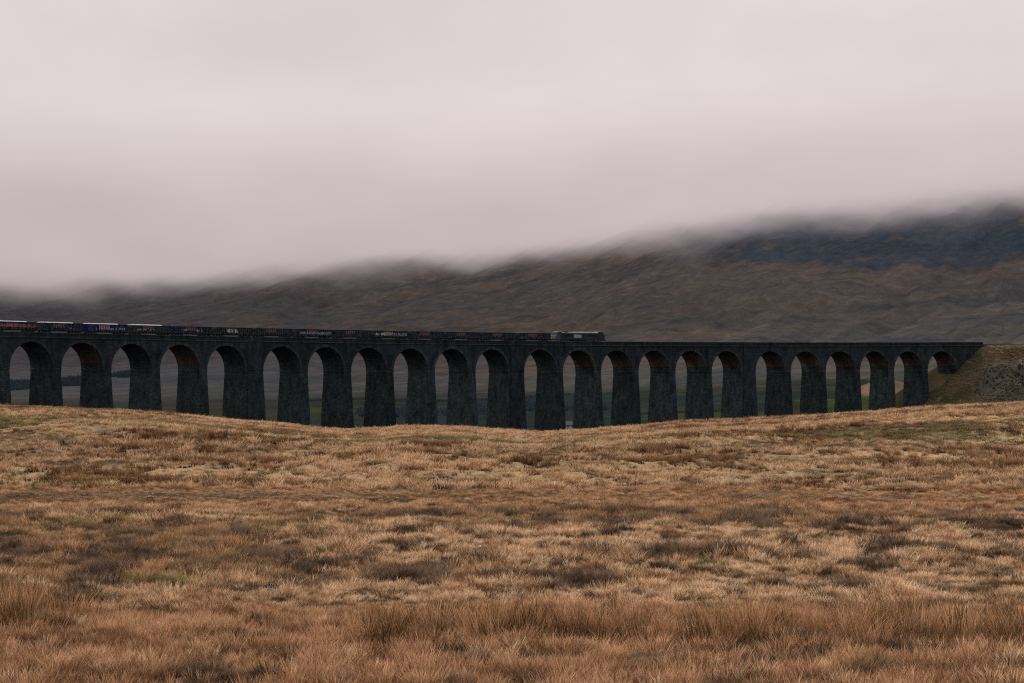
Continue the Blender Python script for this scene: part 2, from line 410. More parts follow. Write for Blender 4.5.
def pier(s0, s1, king=False):
    mid = (s0 + s1) / 2; zt = spring(mid) - .45
    gx, gy = zip(*[pxy(a, o) for a in (s0, s1) for o in (-1, DEP + 1)])
    zb = float(np.min(height(np.array(gx), np.array(gy)))) - 1.0
    zb = min(zb, zt - 3)
    mb = MB(); n = 8
    pr = []
    for i in range(n + 1):
        z = zt + (zb - zt) * i / n; d = zt - z
        e = d * BAT_S; f = d * BAT_F
        pr.append((z, s0 - e, s1 + e, -f, DEP + f))
    for A, B in zip(pr[:-1], pr[1:]):
        ca = [(A[1], A[3]), (A[2], A[3]), (A[2], A[4]), (A[1], A[4])]; cb = [(B[1], B[3]), (B[2], B[3]), (B[2], B[4]), (B[1], B[4])]
        for k in range(4):
            j = (k + 1) % 4; along = k % 2
            mb.poly([W(*cb[k], B[0]), W(*cb[j], B[0]), W(*ca[j], A[0]), W(*ca[k], A[0])],
                    [(cb[k][along] + 7 * k, B[0]), (cb[j][along] + 7 * k, B[0]), (ca[j][along] + 7 * k, A[0]), (ca[k][along] + 7 * k, A[0])])
    o = mb.build('pier', M['stone_pier'], via, VO)
    if king: o['label'] = 'broad pier, twice as wide as its neighbours, with pilasters up to the parapet'
    mi = MB(); sbox(mi, s0 - .09, s1 + .09, -.09, DEP + .09, zt, zt + .45, 50)
    ch = mi.build('impost', M['ring'], o, VO)
    if king:
        mp = MB()
        for o0, o1 in ((-.55, .02), (DEP - .02, DEP + .55)):
            sbox(mp, s0 + .75, s1 - .75, o0, o1, zt + .46, lambda q: ht(q) - .02, 50)
            sbox(mp, s0 + .60, s1 - .60, o0 - .12 if o0 < 0 else o1 - .1, o0 + .1 if o0 < 0 else o1 + .12, lambda q: ht(q) - 1.62, lambda q: ht(q) - 1.27, 50)
        # lower part of the pilaster leans out with the pier
        for sgn, base in ((-1, 0.0), (1, DEP)):
            zq0 = zb
            dq = zt - zq0
            f = dq * BAT_F
            A = [W(s0 + .75, base + sgn * .40, zt + .455), W(s1 - .75, base + sgn * .40, zt + .455), W(s1 - .75 + dq * BAT_S * .6, base + sgn * (f + .45), zq0), W(s0 + .75 - dq * BAT_S * .6, base + sgn * (f + .45), zq0)]
            B = [W(s0 + .75, base - sgn * .1, zt + .455), W(s1 - .75, base - sgn * .1, zt + .455), W(s1 - .75, base + sgn * (f - .1), zq0), W(s0 + .75, base + sgn * (f - .1), zq0)]
            mp.poly(A, [(s0, zt), (s1, zt), (s1, zq0), (s0, zq0)])
            mp.poly([A[0], A[3], B[3], B[0]]); mp.poly([A[1], B[1], B[2], A[2]])
        mp.build('pilaster', M['stone'], o, VO)
def bay(i):
    s0 = starts[i]; s1 = s0 + SPAN; mid = (s0 + s1) / 2; r = SPAN / 2; zs = spring(mid); N = 28
    arc = [(mid - r * math.cos(math.pi * k / N), zs + r * math.sin(math.pi * k / N)) for k in range(N + 1)]
    lft = s0 - starts[i - 1] - SPAN if i > 0 else KW
    rgt = starts[i + 1] - s1 if i < 23 else 2.0
    top = lambda q: ht(q) - 1.45
    for off, fl in ((0, 0), (DEP, 1)):
        sp = MB()
        for (a, za), (b, zb_) in zip(arc[:-1], arc[1:]):
            P = [W(a, off, za), W(b, off, zb_), W(b, off, top(b)), W(a, off, top(a))]; U = [(a, za), (b, zb_), (b, top(b)), (a, top(a))]
            if fl: P = P[::-1]; U = U[::-1]
            sp.poly(P, U)
        for a, b in ((s0 - lft / 2, s0), (s1, s1 + rgt / 2)):
            P = [W(a, off, zs), W(b, off, zs), W(b, off, top(b)), W(a, off, top(a))]; U = [(a, zs), (b, zs), (b, top(b)), (a, top(a))]
            if fl: P = P[::-1]; U = U[::-1]
            sp.poly(P, U)
        sp.build('spandrel_wall', M['stone'], via, VO)
    so = MB(); h1 = MB(); h2 = MB(); kh = 2 if i in BRICK else 0
    for k in range(N):
        a, za = arc[k]; b, zb_ = arc[k + 1]
        for o0, o1 in ((0, DEP / 2), (DEP / 2, DEP)):
            (h1 if k < kh else h2 if k >= N - kh else so).poly([W(a, o0, za), W(a, o1, za), W(b, o1, zb_), W(b, o0, zb_)],
                    [(o0, k * r * math.pi / N), (o1, k * r * math.pi / N), (o1, (k + 1) * r * math.pi / N), (o0, (k + 1) * r * math.pi / N)])
    ar = so.build('arch', M['brick'] if i in BRICK else M['stone_pier'], via, VO)
    if kh: h1.build('haunch', M['stone_pier'], ar, VO); h2.build('haunch', M['stone_pier'], ar, VO)
    if i in BRICK: ar['label'] = 'arch relined in brown brick'
    th = .78
    for base, sgn in ((0, -1), (DEP, 1)):
        rg = MB()
        for k in range(N):
            t0 = math.pi * k / N; t1 = math.pi * (k + 1) / N
            def pt(t, rr, o): return W(mid - rr * math.cos(t), base + sgn * o, zs + rr * math.sin(t))
            ri = r - .03; ro = r + th
            pr = .07
            U = [(t0 * r, 0), (t1 * r, 0), (t1 * r, th), (t0 * r, th)]
            rg.poly([pt(t0, ri, pr), pt(t1, ri, pr), pt(t1, ro, pr), pt(t0, ro, pr)], U)
            rg.poly([pt(t0, ri, -.2), pt(t1, ri, -.2), pt(t1, ri, pr), pt(t0, ri, pr)], U)
            rg.poly([pt(t0, ro, pr), pt(t1, ro, pr), pt(t1, ro, -.02), pt(t0, ro, -.02)], U)
        rg.build('voussoir_ring', M['ring'], ar, VO)
BRICK = {2, 4, 13, 14, 15, 16, 17, 18, 19, 20, 21, 22, 23}
for i in range(24): bay(i)
for i in range(23): pier(starts[i] + SPAN, starts[i + 1], i in (5, 11, 17))
# abutments
for (a, b) in ((starts[0] - 24, starts[0]), (starts[23] + SPAN, S_END)):
    mb = MB()
    gx, gy = pxy(np.array([a, b]), DEP / 2); zb = -30.0 if a < 0 else -16.0
    sbox(mb, a, b, -.03, DEP + .03, zb, lambda q: ht(q) - 1.455, 6)
    mb.build('abutment', M['stone'], via, VO)
sa, sb = starts[0] - 24, S_END
mb = MB(); sbox(mb, sa, sb, -.25, DEP + .25, lambda q: ht(q) - 1.45, lambda q: ht(q) - 1.15); mb.build('string_course', M['coping'], via, VO)
for o0, o1 in ((-.02, .42), (DEP - .42, DEP + .02)):
    mb = MB(); sbox(mb, sa, sb, o0, o1, lambda q: ht(q) - 1.15, lambda q: ht(q) - .2); p_ = mb.build('parapet', M['stone'], via, VO)
    mc = MB()
    q = sa
    while q < sb - .5:
        sbox(mc, q + .01, min(q + 1.5, sb) - .01, o0 - .09, o1 + .09, lambda t: ht(t) - .2, lambda t: ht(t) + .0, 9); q += 1.5
    mc.build('coping', M['coping'], p_, VO)
mb = MB(); sbox(mb, sa, sb, .43, DEP - .43, lambda q: ht(q) - 1.149, lambda q: hto(q) - .80); mb.build('ballast_bed', M['ballast'], via, VO)
M['rail'] = simple('rail_steel', (.12, .09, .07), .5, .3, 4)
TRACK = 2.55
for c in (TRACK, DEP - TRACK):
    for sg in (-.72, .72):
        mb = MB(); sbox(mb, sa, sb, c + sg - .04, c + sg + .04, lambda q: hto(q) - .80, lambda q: hto(q) - .64); mb.build('rail', M['rail'], via, VO)
# line beyond the abutment: ballast shoulder on the embankment
for sx, ex, nm in ((S_END, S_END + 190, 'track_bed'),):
    mb = MB(); sbox(mb, sx + .01, ex, 1.0, DEP - 1.0, lambda q: ht(min(q, S_END)) - 1.9, lambda q: ht(min(q, S_END)) - .80, 8)
    tag(mb.build(nm, M['ballast']), kind='structure')

# ------------------------------------------------------------------ train
def rail_z(s): return float(hto(s)) - .64
def place(o, s):
    x, y = pxy(s, TRACK); o.location = (float(x), float(y), rail_z(s)); a = heading(s)
    slope = float(ht(s + 5) - ht(s - 5)) / 10
    o.rotation_euler = (0, -slope, float(a))
def wagon_paint(name, col):
    m, n, l, out = mat(name)
    b = nd(n, 'ShaderNodeBsdfDiffuse'); tc = nd(n, 'ShaderNodeTexCoord'); oi = nd(n, 'ShaderNodeObjectInfo')
    ad = nd(n, 'ShaderNodeVectorMath', operation='ADD'); l.new(tc.outputs['Object'], ad.inputs[0]); l.new(oi.outputs['Location'], ad.inputs[1])
    mp = nd(n, 'ShaderNodeMapping'); mp.inputs['Scale'].default_value = (1.5, .3, .8); l.new(ad.outputs[0], mp.inputs['Vector'])
    nz = nd(n, 'ShaderNodeTexNoise', Scale=1.2, Detail=5.0, Roughness=.75); l.new(mp.outputs['Vector'], nz.inputs['Vector'])
    c = np.array(col)
    r = ramp(n, [(.36, tuple(c * .55)), (.50, tuple(c)), (.57, tuple(c * .6 + np.array([.045, .030, .020]))), (.62, tuple(c * .8)), (.67, (.12, .12, .115)), (.74, (.22, .21, .20))])
    l.new(nz.outputs['Fac'], r.inputs['Fac']); l.new(r.outputs['Color'], b.inputs['Color']); l.new(b.outputs[0], out.inputs['Surface'])
    return m
paint = {
    'dark': wagon_paint('wagon_paint', (.010, .018, .022)), 'green': wagon_paint('wagon_green', (.012, .022, .022)),
    'blue': wagon_paint('wagon_blue', (.004, .014, .070)), 'navy': wagon_paint('wagon_navy', (.007, .017, .032)),
    'rim': simple('bright_rim', (.42, .40, .39), .5, .12, 2), 'rimd': simple('worn_rim', (.035, .038, .040), .6, .4, 1.2),
    'rib': simple('rib_grey', (.034, .042, .044), .6, .9, 1.3), 'orange': simple('orange_marking', (.12, .060, .040), .6, .35, 1.5),
    'white': simple('white_marking', (.20, .21, .22), .6, .3, 2), 'pink': simple('pink_marking', (.27, .13, .10), .6, .35, 2), 'red': simple('red_marking', (.17, .05, .045), .6, .3, 2),
    'steel': simple('bogie_steel', (.020, .018, .017), .7, .4, 3), 'load': simple('stone_load', (.06, .055, .05), .95, .5, 3), 'cover': simple('pale_cover', (.62, .58, .56), .8, .15, 1.0),
    'glass': simple('cab_glass', (.015, .018, .02), .1, .1, 1), 'loco': simple('loco_paint', (.020, .026, .024), .45, .25, .5),
    'roof': simple('loco_roof', (.30, .275, .27), .6, .35, .6), 'cabp': simple('loco_cab_paint', (.05, .055, .05), .5, .2, .8), 'yellow': simple('warning_yellow', (.12, .09, .04), .5, .2, 1),
    'dk': simple('black_grille', (.010, .012, .012), .7, .3, 2), 'lamp': simple('lamp_lens', (.5, .5, .45), .3, .1, 2),
}
def wheels(parent, xs, zc=.46, r=.46):
    for x in xs:
        mb = MB()
        for sy in (-.75, .75):
            mb.cyl((x, sy, zc), r, 'y', .13, 20); mb.cyl((x, sy * .955, zc), r + .03, 'y', .03, 20)
        mb.cyl((x, 0, zc), .09, 'y', 1.5, 8)
        mb.build('wheelset', paint['steel'], parent)
def bogie(parent, x, wb=2.0, n=2):
    mb = MB()
    L = wb * (n - 1) / 2 + .75
    for sy in (-.98, .98):
        mb.box(x - L, x + L, sy - .07, sy + .07, .50, .78, .25, 0)
    mb.box(x - .25, x + .25, -.95, .95, .45, .85)
    b = mb.build('bogie', paint['steel'], parent)
    wheels(b, [x + wb * (k - (n - 1) / 2) for k in range(n)])
def scribble(mb, x0, x1, z0, z1, y, seedv, dens=1.0, w=.42):
    """hand-painted letters: crooked bars and bowls"""
    r_ = random.Random(seedv); x = x0
    while x < x1 - w:
        ww = w * r_.uniform(.7, 1.2); h0 = z0 + r_.uniform(0, .2) * (z1 - z0); h1 = z1 - r_.uniform(0, .3) * (z1 - z0)
        if r_.random() < dens:
            t = .13 + .08 * r_.random(); l = r_.uniform(-.12, .12); k = r_.randrange(4)
            P = lambda pts: mb.poly([(px, y, pz) for px, pz in pts])
            P([(x, h0), (x + t, h0), (x + t + l, h1), (x + l, h1)])
            if k != 1: P([(x + t, h1 - t), (x + ww, h1 - t * .8), (x + ww, h1), (x + t, h1)])
            if k in (0, 2): P([(x + ww - t, h0 + .1), (x + ww, h0 + .1), (x + ww, h1 - t), (x + ww - t, h1 - t)])
            if k in (1, 3): P([(x + t, h0), (x + ww, h0), (x + ww, h0 + t), (x + t, h0 + t)])
        x += ww + .16
LW = 13.7
def wagon(s, idx, body, rim, mark, graf, label):
    o = bpy.data.objects.new('open_box_wagon', None); COL.objects.link(o); place(o, s)
    tag(o, label, 'rail wagon', 'coupled box wagons behind the locomotive')
    h = LW / 2; zt = 3.02; zb = 1.15; hw = 1.36
    mb = MB()
    mb.box(-h + .15, h - .15, -hw, -hw + .09, zb, zt); mb.box(-h + .15, h - .15, hw - .09, hw, zb, zt)
    mb.box(-h + .15, -h + .25, -hw + .092, hw - .092, zb, zt); mb.box(h - .25, h - .15, -hw + .092, hw - .092, zb, zt)
    mb.box(-h + .252, h - .252, -hw + .092, hw - .092, zb, zb + .12)
    b = mb.build('body', paint[body], o)
    mr = MB()
    nr = 19
    for k in range(nr):
        x = -h + .35 + (LW - .7) * k / (nr - 1)
        for sy in (-1, 1):
            y0, y1 = sorted((sy * (hw + .005), sy * (hw + .10))); mr.box(x - .07, x + .07, y0, y1, zb + .05, zt - .14)
    mr.build('side_rib', paint['rib'], b)
    mt = MB()
    for sy in (-1, 1):
        y0, y1 = sorted((sy * (hw - .10), sy * (hw + .13))); mt.box(-h + .1, h - .1, y0, y1, zt + .002, zt + .13)
    for sx in (-1, 1):
        x0, x1 = sorted((sx * (h - .1), sx * (h - .28))); mt.box(x0, x1, -hw + .132, hw - .132, zt + .002, zt + .13)
    mt.build('top_rim', paint['rimd'], b)
    if rim == 'bright':
        mc = MB(); mc.prism([(-hw + .11, zt + .131), (hw - .11, zt + .131), (hw - .3, zt + .30), (0, zt + .36), (-hw + .3, zt + .30)], -h + .5 , h - 3.2)
        mc.build('roll_cover', paint['cover'], o)
    ml = MB(); ml.prism([(-hw + .10, zb + .121), (hw - .10, zb + .121), (hw - .10, zt - .35), (.3, zt - .12), (-hw + .10, zt - .35)], -h + .3, h - .3)
    ml.build('load', paint['load'], o)
    mf = MB(); mf.box(-h, h, -1.15, 1.15, .92, zb - .002)
    for sx in (-1, 1):
        for sy in (-.87, .87): mf.cyl((sx * (h + .22), sy, 1.05), .20, 'x', .44, 12)
    mf.build('underframe', paint['steel'], o)
    for x in (-4.8, 4.8): bogie(o, x)
    if mark:
        mo = MB(); m0 = -2.9
        for sy in (-1, 1):
            for k in range(5):
                mo.box(m0 + k * .78, m0 + k * .78 + .44, *sorted((sy * (hw + .105), sy * (hw + .12))), zt - 1.05 - .2 * (k % 2), zt - .18)
        mo.build('painted_panel', paint[mark], b)
    if graf:
        for (c, x0, x1, z0, z1, dens) in graf:
            mg = MB(); scribble(mg, x0, x1, z0, z1, -(hw + .125), idx * 31 + int(x0 * 7), dens); scribble(mg, x0, x1, z0, z1, hw + .125, idx * 17 + 5, dens)
            mg.build('graffiti', paint[c], b)
    return o
zt_, zb_ = 2.85, 1.75
specs = [  # centre s, body, rim, marking, graffiti, label
    (-11.2, 'dark', 'bright', 'orange', None, 'wagon cut by the left edge of the frame, pale cover on top'),
    (3.7, 'dark', 'bright', 'red', [('pink', -6.0, 6.5, 1.7, 2.6, 1), ('orange', -5, 6.0, 2.0, 2.7, .9)], 'open wagon covered end to end in pink and orange graffiti, pale cover on top'),
    (18.6, 'navy', 'bright', 'orange', [('white', 2.5, 6.5, 1.6, 2.0, .35)], 'navy wagon with pale cover, between the pink graffitied and the bright blue wagon'),
    (33.5, 'blue', 'bright', 'pink', [('white', -5.8, 6.2, 1.6, 2.3, .6)], 'bright blue wagon with white scribbles along its lower side'),
    (48.4, 'green', 'bright', 'orange', [('white', -5, 6.4, 1.65, 2.3, .4)], 'dark green wagon with the last pale cover, just behind the bright blue one'),
    (62.9, 'navy', 'worn', 'orange', [('white', -5.0, 4, 1.65, 2.4, .35)], 'dark wagon with faded ribs, next ahead of the last pale covered one'),
    (77.5, 'dark', 'worn', 'orange', [('rim', -2.5, 2.5, 1.6, 2.7, .7)], 'dark wagon above the left broad pier with grey patches by its panel'),
    (92.0, 'dark', 'worn', 'orange', [('rib', -6, 5, 1.6, 2.4, .6)], 'dull ribbed wagon just ahead of the left broad pier'),
    (107.0, 'navy', 'worn', 'red', [('white', -5.5, 6.4, 1.6, 2.45, 1)], 'dark wagon with bold white graffiti right along its side below a red panel'),
    (121.7, 'navy', 'worn', 'orange', None, 'plain navy wagon with a bright orange panel between two wagons with white graffiti'),
    (136.4, 'green', 'worn', 'pink', [('white', -1.5, 6.4, 1.6, 2.6, 1), ('rim', -6, -1.5, 1.7, 2.5, .8)], 'dark wagon with large white graffiti at its front half'),
    (151.0, 'dark', 'worn', 'orange', [('rib', -6, 6, 1.6, 2.5, .5)], 'dark green ribbed wagon ahead of the large white graffiti'),
    (165.6, 'navy', 'worn', 'orange', [('rib', -2, 6, 1.6, 2.2, .6)], 'dark wagon with red and orange panel, third behind the locomotive'),
    (180.4, 'dark', 'worn', 'orange', None, 'dark wagon with clean orange panel, second behind the locomotive'),
    (195.2, 'dark', 'worn', 'red', [('rib', -6, 6, 1.6, 2.5, .7), ('white', -6.2, -4.5, 1.6, 1.9, 1)], 'ribbed wagon with dull red panel coupled directly to the locomotive'),
]
for i, sp in enumerate(specs): wagon(sp[0] - .9, i, *sp[1:])

def loco(s):
    o = bpy.data.objects.new('diesel_locomotive', None); COL.objects.link(o); place(o, s)
    tag(o, 'dark diesel freight locomotive with pale roof and white side panel leading the train', 'locomotive')
    h = 10.6
    prof = [(-1.32, 1.25), (1.32, 1.25), (1.32, 3.05), (1.12, 3.42), (-1.12, 3.42), (-1.32, 3.05)]
    mb = MB(); mb.prism(prof, -7.9, 7.9)
    body = mb.build('body', paint['loco'], o)
    rf = MB(); rf.prism([(-1.125, 3.421), (1.125, 3.421), (.85, 3.72), (-.85, 3.72)], -3.6, 7.85)
    rf.box(-7.4, -3.9, -.85, .85, 3.421, 3.62, .1, .1)
    for x in (-1.8, 1.4, 4.6): rf.cyl((x, 0, 3.78), .62, 'z', .14, 20)
    rf.build('roof', paint['roof'], body)
    ex = MB(); ex.box(-2.9, -2.3, -.3, .3, 3.721, 3.95); ex.box(-6.6, -5.0, -.95, .95, 3.622, 3.75); ex.build('exhaust', paint['dk'], body)
    gr = MB()
    for sy in (-1, 1):
        for x0, x1 in ((-7.3, -5.6), (-5.4, -3.6), (3.2, 4.9), (5.1, 7.2)):
            y0, y1 = sorted((sy * 1.322, sy * 1.35)); gr.box(x0, x1, y0, y1, 2.1, 2.95)
    gr.build('grille', paint['dk'], body)
    pn = MB()
    for sy in (-1, 1):
        y0, y1 = sorted((sy * 1.323, sy * 1.345)); pn.box(-2.9, .35, y0, y1, 1.75, 2.85)
    pn.build('side_panel', paint['white'], body)['label'] = 'white rectangular panel'
    for e in (-1, 1):
        cb = MB()
        # side outline of the cab, in x and z: slanting windscreen, short nose
        P = [(7.92, 1.25), (10.5, 1.25), (10.6, 2.25), (9.85, 3.62), (9.3, 3.80), (7.92, 3.80)]
        A = [(e * x, -1.30, z) for x, z in P]; B = [(e * x, 1.30, z) for x, z in P]
        cb.poly(A if e > 0 else A[::-1]); cb.poly(B[::-1] if e > 0 else B)
        for k in range(len(P)):
            j = (k + 1) % len(P); cb.poly([A[k], B[k], B[j], A[j]])
        c = cb.build('cab', paint['cabp'] if e < 0 else paint['loco'], o)
        tp = MB(); q = sorted((e * 7.93, e * 9.3)); tp.box(q[0], q[1], -1.2, 1.2, 3.802, 3.88, .05, .1); tp.build('cab_roof', paint['roof'], c)
        ws = MB()
        for y0, y1 in ((-1.1, -.08), (.08, 1.1)):
            a = (10.44, 2.62); b = (9.97, 3.46)
            ws.poly([(e * a[0], y0, a[1]), (e * a[0], y1, a[1]), (e * b[0], y1, b[1]), (e * b[0], y0, b[1])])
        ws.build('windscreen', paint['glass'], c)
        sw = MB()
        for sy in (-1, 1):
            x0, x1 = sorted((e * 8.9, e * 9.65)); y0, y1 = sorted((sy * 1.302, sy * 1.315)); sw.box(x0, x1, y0, y1, 2.65, 3.3)
        sw.build('side_window', paint['glass'], c)
        dr = MB()
        for sy in (-1, 1):
            x0, x1 = sorted((e * 8.05, e * 8.65)); y0, y1 = sorted((sy * 1.302, sy * 1.32)); dr.box(x0, x1, y0, y1, 1.4, 3.35)
        dr.build('cab_door', paint['loco'], c)
        ny = MB(); ny.poly([(e * 10.535, -1.1, 1.4), (e * 10.535, 1.1, 1.4), (e * 10.61, 1.1, 2.15), (e * 10.61, -1.1, 2.15)]); ny.build('nose_panel', paint['yellow'], c)
        for sy in (-.85, .85):
            hl = MB(); hl.cyl((e * 10.60, sy, 1.7), .12, 'x', .08, 12); hl.build('headlight', paint['lamp'], c)
        for sy in (-.87, .87):
            bf = MB(); bf.cyl((e * 10.8, sy, 1.06), .22, 'x', .5, 12); bf.build('buffer', paint['steel'], o)
    sl = MB(); sl.box(-h, h, -1.3, 1.3, .98, 1.245); sl.build('underframe', paint['dk'], o)
    ft = MB(); ft.prism([(-1.25, .977), (-1.25, .5), (-1.0, .28), (1.0, .28), (1.25, .5), (1.25, .977)], -3.0, 3.0); ft.build('fuel_tank', paint['dk'], o)
    for x in (-6.1, 6.1): bogie(o, x, 2.0, 3)
    return o
loco(213.9)

# ------------------------------------------------------------------ vegetation
def blade_mesh(name, n, hgt, spread, width, lean, seed, m, curve=.35, segs=3):
    r_ = np.random.default_rng(seed)
    V = []; Fc = []; T = []
    for b in range(n):
        a = r_.uniform(0, 2 * math.pi); rad = spread * math.sqrt(r_.uniform(0, 1)) * .5
        x0, y0 = rad * math.cos(a), rad * math.sin(a)
        h = hgt * r_.uniform(.55, 1.0); out = r_.uniform(.15, 1) * curve * h + rad * .5
        a2 = a + r_.normal(0, .5); dx, dy = math.cos(a2) * out + lean * h, math.sin(a2) * out
        wd = width * r_.uniform(.6, 1.2); wa = r_.uniform(0, math.pi); wx, wy = math.cos(wa) * wd / 2, math.sin(wa) * wd / 2
        i = len(V); br = r_.uniform(.0, 1)
        for k in range(segs):
            t = k / segs; f = 1 - .45 * t
            V.append((x0 + dx * t * t - wx * f, y0 + dy * t * t - wy * f, h * (t - .18 * t * t) - .03)); V.append((x0 + dx * t * t + wx * f, y0 + dy * t * t + wy * f, h * (t - .18 * t * t) - .03))
            T += [(t, br, 0, 1)] * 2
        V.append((x0 + dx, y0 + dy, h * .82)); T.append((1, br, 0, 1))
        for k in range(segs - 1):
            j = i + 2 * k; Fc.append((j, j + 1, j + 3, j + 2))
        j = i + 2 * (segs - 1); Fc.append((j, j + 1, j + 2))
    me = bpy.data.meshes.new(name); me.from_pydata(V, [], Fc); me.update()
    at = me.attributes.new('blade', 'FLOAT_COLOR', 'POINT'); at.data.foreach_set('color', np.array(T, np.float32).ravel())
    me.materials.append(m)
    return bpy.data.objects.new(name, me)          # source only: not linked to the scene

def grass_mat(name, base, stops, tipmul=1.25, basemul=.35, scale=.35):
    m, n, l, out = mat(name)
    at = nd(n, 'ShaderNodeAttribute'); at.attribute_name = 'blade'
    sx = nd(n, 'ShaderNodeSeparateColor'); l.new(at.outputs['Color'], sx.inputs['Color'])
    g = nd(n, 'ShaderNodeNewGeometry')
    mp = nd(n, 'ShaderNodeMapping'); mp.inputs['Scale'].default_value = (1, .6, .3); l.new(g.outputs['Position'], mp.inputs['Vector'])
    nz = nd(n, 'ShaderNodeTexNoise', Scale=scale, Detail=4.0, Roughness=.65); l.new(mp.outputs['Vector'], nz.inputs['Vector'])
    oi = nd(n, 'ShaderNodeObjectInfo')
    ad = nd(n, 'ShaderNodeMath', operation='MULTIPLY_ADD'); ad.inputs[1].default_value = .50; l.new(oi.outputs['Random'], ad.inputs[0]); l.new(nz.outputs['Fac'], ad.inputs[2])
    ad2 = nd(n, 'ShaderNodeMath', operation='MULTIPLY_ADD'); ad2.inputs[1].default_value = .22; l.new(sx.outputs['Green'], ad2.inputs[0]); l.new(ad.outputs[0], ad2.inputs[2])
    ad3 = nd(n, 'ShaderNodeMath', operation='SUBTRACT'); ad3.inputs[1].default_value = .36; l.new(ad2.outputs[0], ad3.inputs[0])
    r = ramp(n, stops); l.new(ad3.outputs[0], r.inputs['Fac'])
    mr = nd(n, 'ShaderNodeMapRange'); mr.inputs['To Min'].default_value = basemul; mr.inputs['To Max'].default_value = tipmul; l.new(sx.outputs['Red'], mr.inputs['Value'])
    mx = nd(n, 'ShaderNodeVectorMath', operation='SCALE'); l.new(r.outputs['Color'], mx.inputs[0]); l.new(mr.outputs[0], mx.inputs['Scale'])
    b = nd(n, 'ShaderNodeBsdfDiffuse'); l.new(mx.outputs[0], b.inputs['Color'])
    tr = nd(n, 'ShaderNodeBsdfTranslucent'); l.new(mx.outputs[0], tr.inputs['Color'])
    ms = nd(n, 'ShaderNodeMixShader'); ms.inputs[0].default_value = .3
    l.new(b.outputs[0], ms.inputs[1]); l.new(tr.outputs[0], ms.inputs[2]); l.new(ms.outputs[0], out.inputs['Surface'])
    return m
G_straw = grass_mat('straw_grass', 0, [(.26, (0.186, 0.095, 0.043)), (.42, (0.446, 0.241, 0.116)), (.54, (0.707, 0.439, 0.232)), (.66, (0.911, 0.654, 0.400))], 1.35, .20, 1.5)
G_straw_far = grass_mat('straw_grass_far', 0, [(.24, (0.202, 0.109, 0.048)), (.40, (0.442, 0.252, 0.121)), (.54, (0.699, 0.428, 0.226)), (.70, (0.846, 0.588, 0.351))], 1.25, .35, .7)
G_red = grass_mat('red_brown_grass', 0, [(.26, (0.150, 0.072, 0.033)), (.46, (0.405, 0.210, 0.100)), (.66, (0.704, 0.416, 0.222))], 1.35, .30, 1.3)
G_rush = grass_mat('rushes', 0, [(.30, (0.097, 0.060, 0.026)), (.44, (0.230, 0.118, 0.050)), (.58, (0.423, 0.214, 0.096)), (.75, (0.626, 0.361, 0.184))], 1.45, .12, 1.2)
G_rust = grass_mat('rust_rushes', 0, [(.30, (0.110, 0.055, 0.024)), (.5, (0.248, 0.130, 0.060)), (.70, (0.405, 0.227, 0.112))], 1.35, .12, .6)
G_heath = grass_mat('heather', 0, [(.3, (.060, .040, .026)), (.5, (.150, .095, .060)), (.7, (.29, .19, .115))], 1.4, .2, .9)
G_bankg = grass_mat('bank_green', 0, [(.3, (0.119, 0.103, 0.048)), (.5, (0.219, 0.181, 0.084)), (.7, (0.350, 0.281, 0.138))])
G_bankp = grass_mat('bank_pale', 0, [(.3, (0.200, 0.138, 0.074)), (.5, (0.375, 0.263, 0.146)), (.7, (0.575, 0.425, 0.252))])
G_green = grass_mat('mossy_grass', 0, [(.3, (.115, .095, .035)), (.5, (.24, .19, .070)), (.7, (.42, .33, .14))])

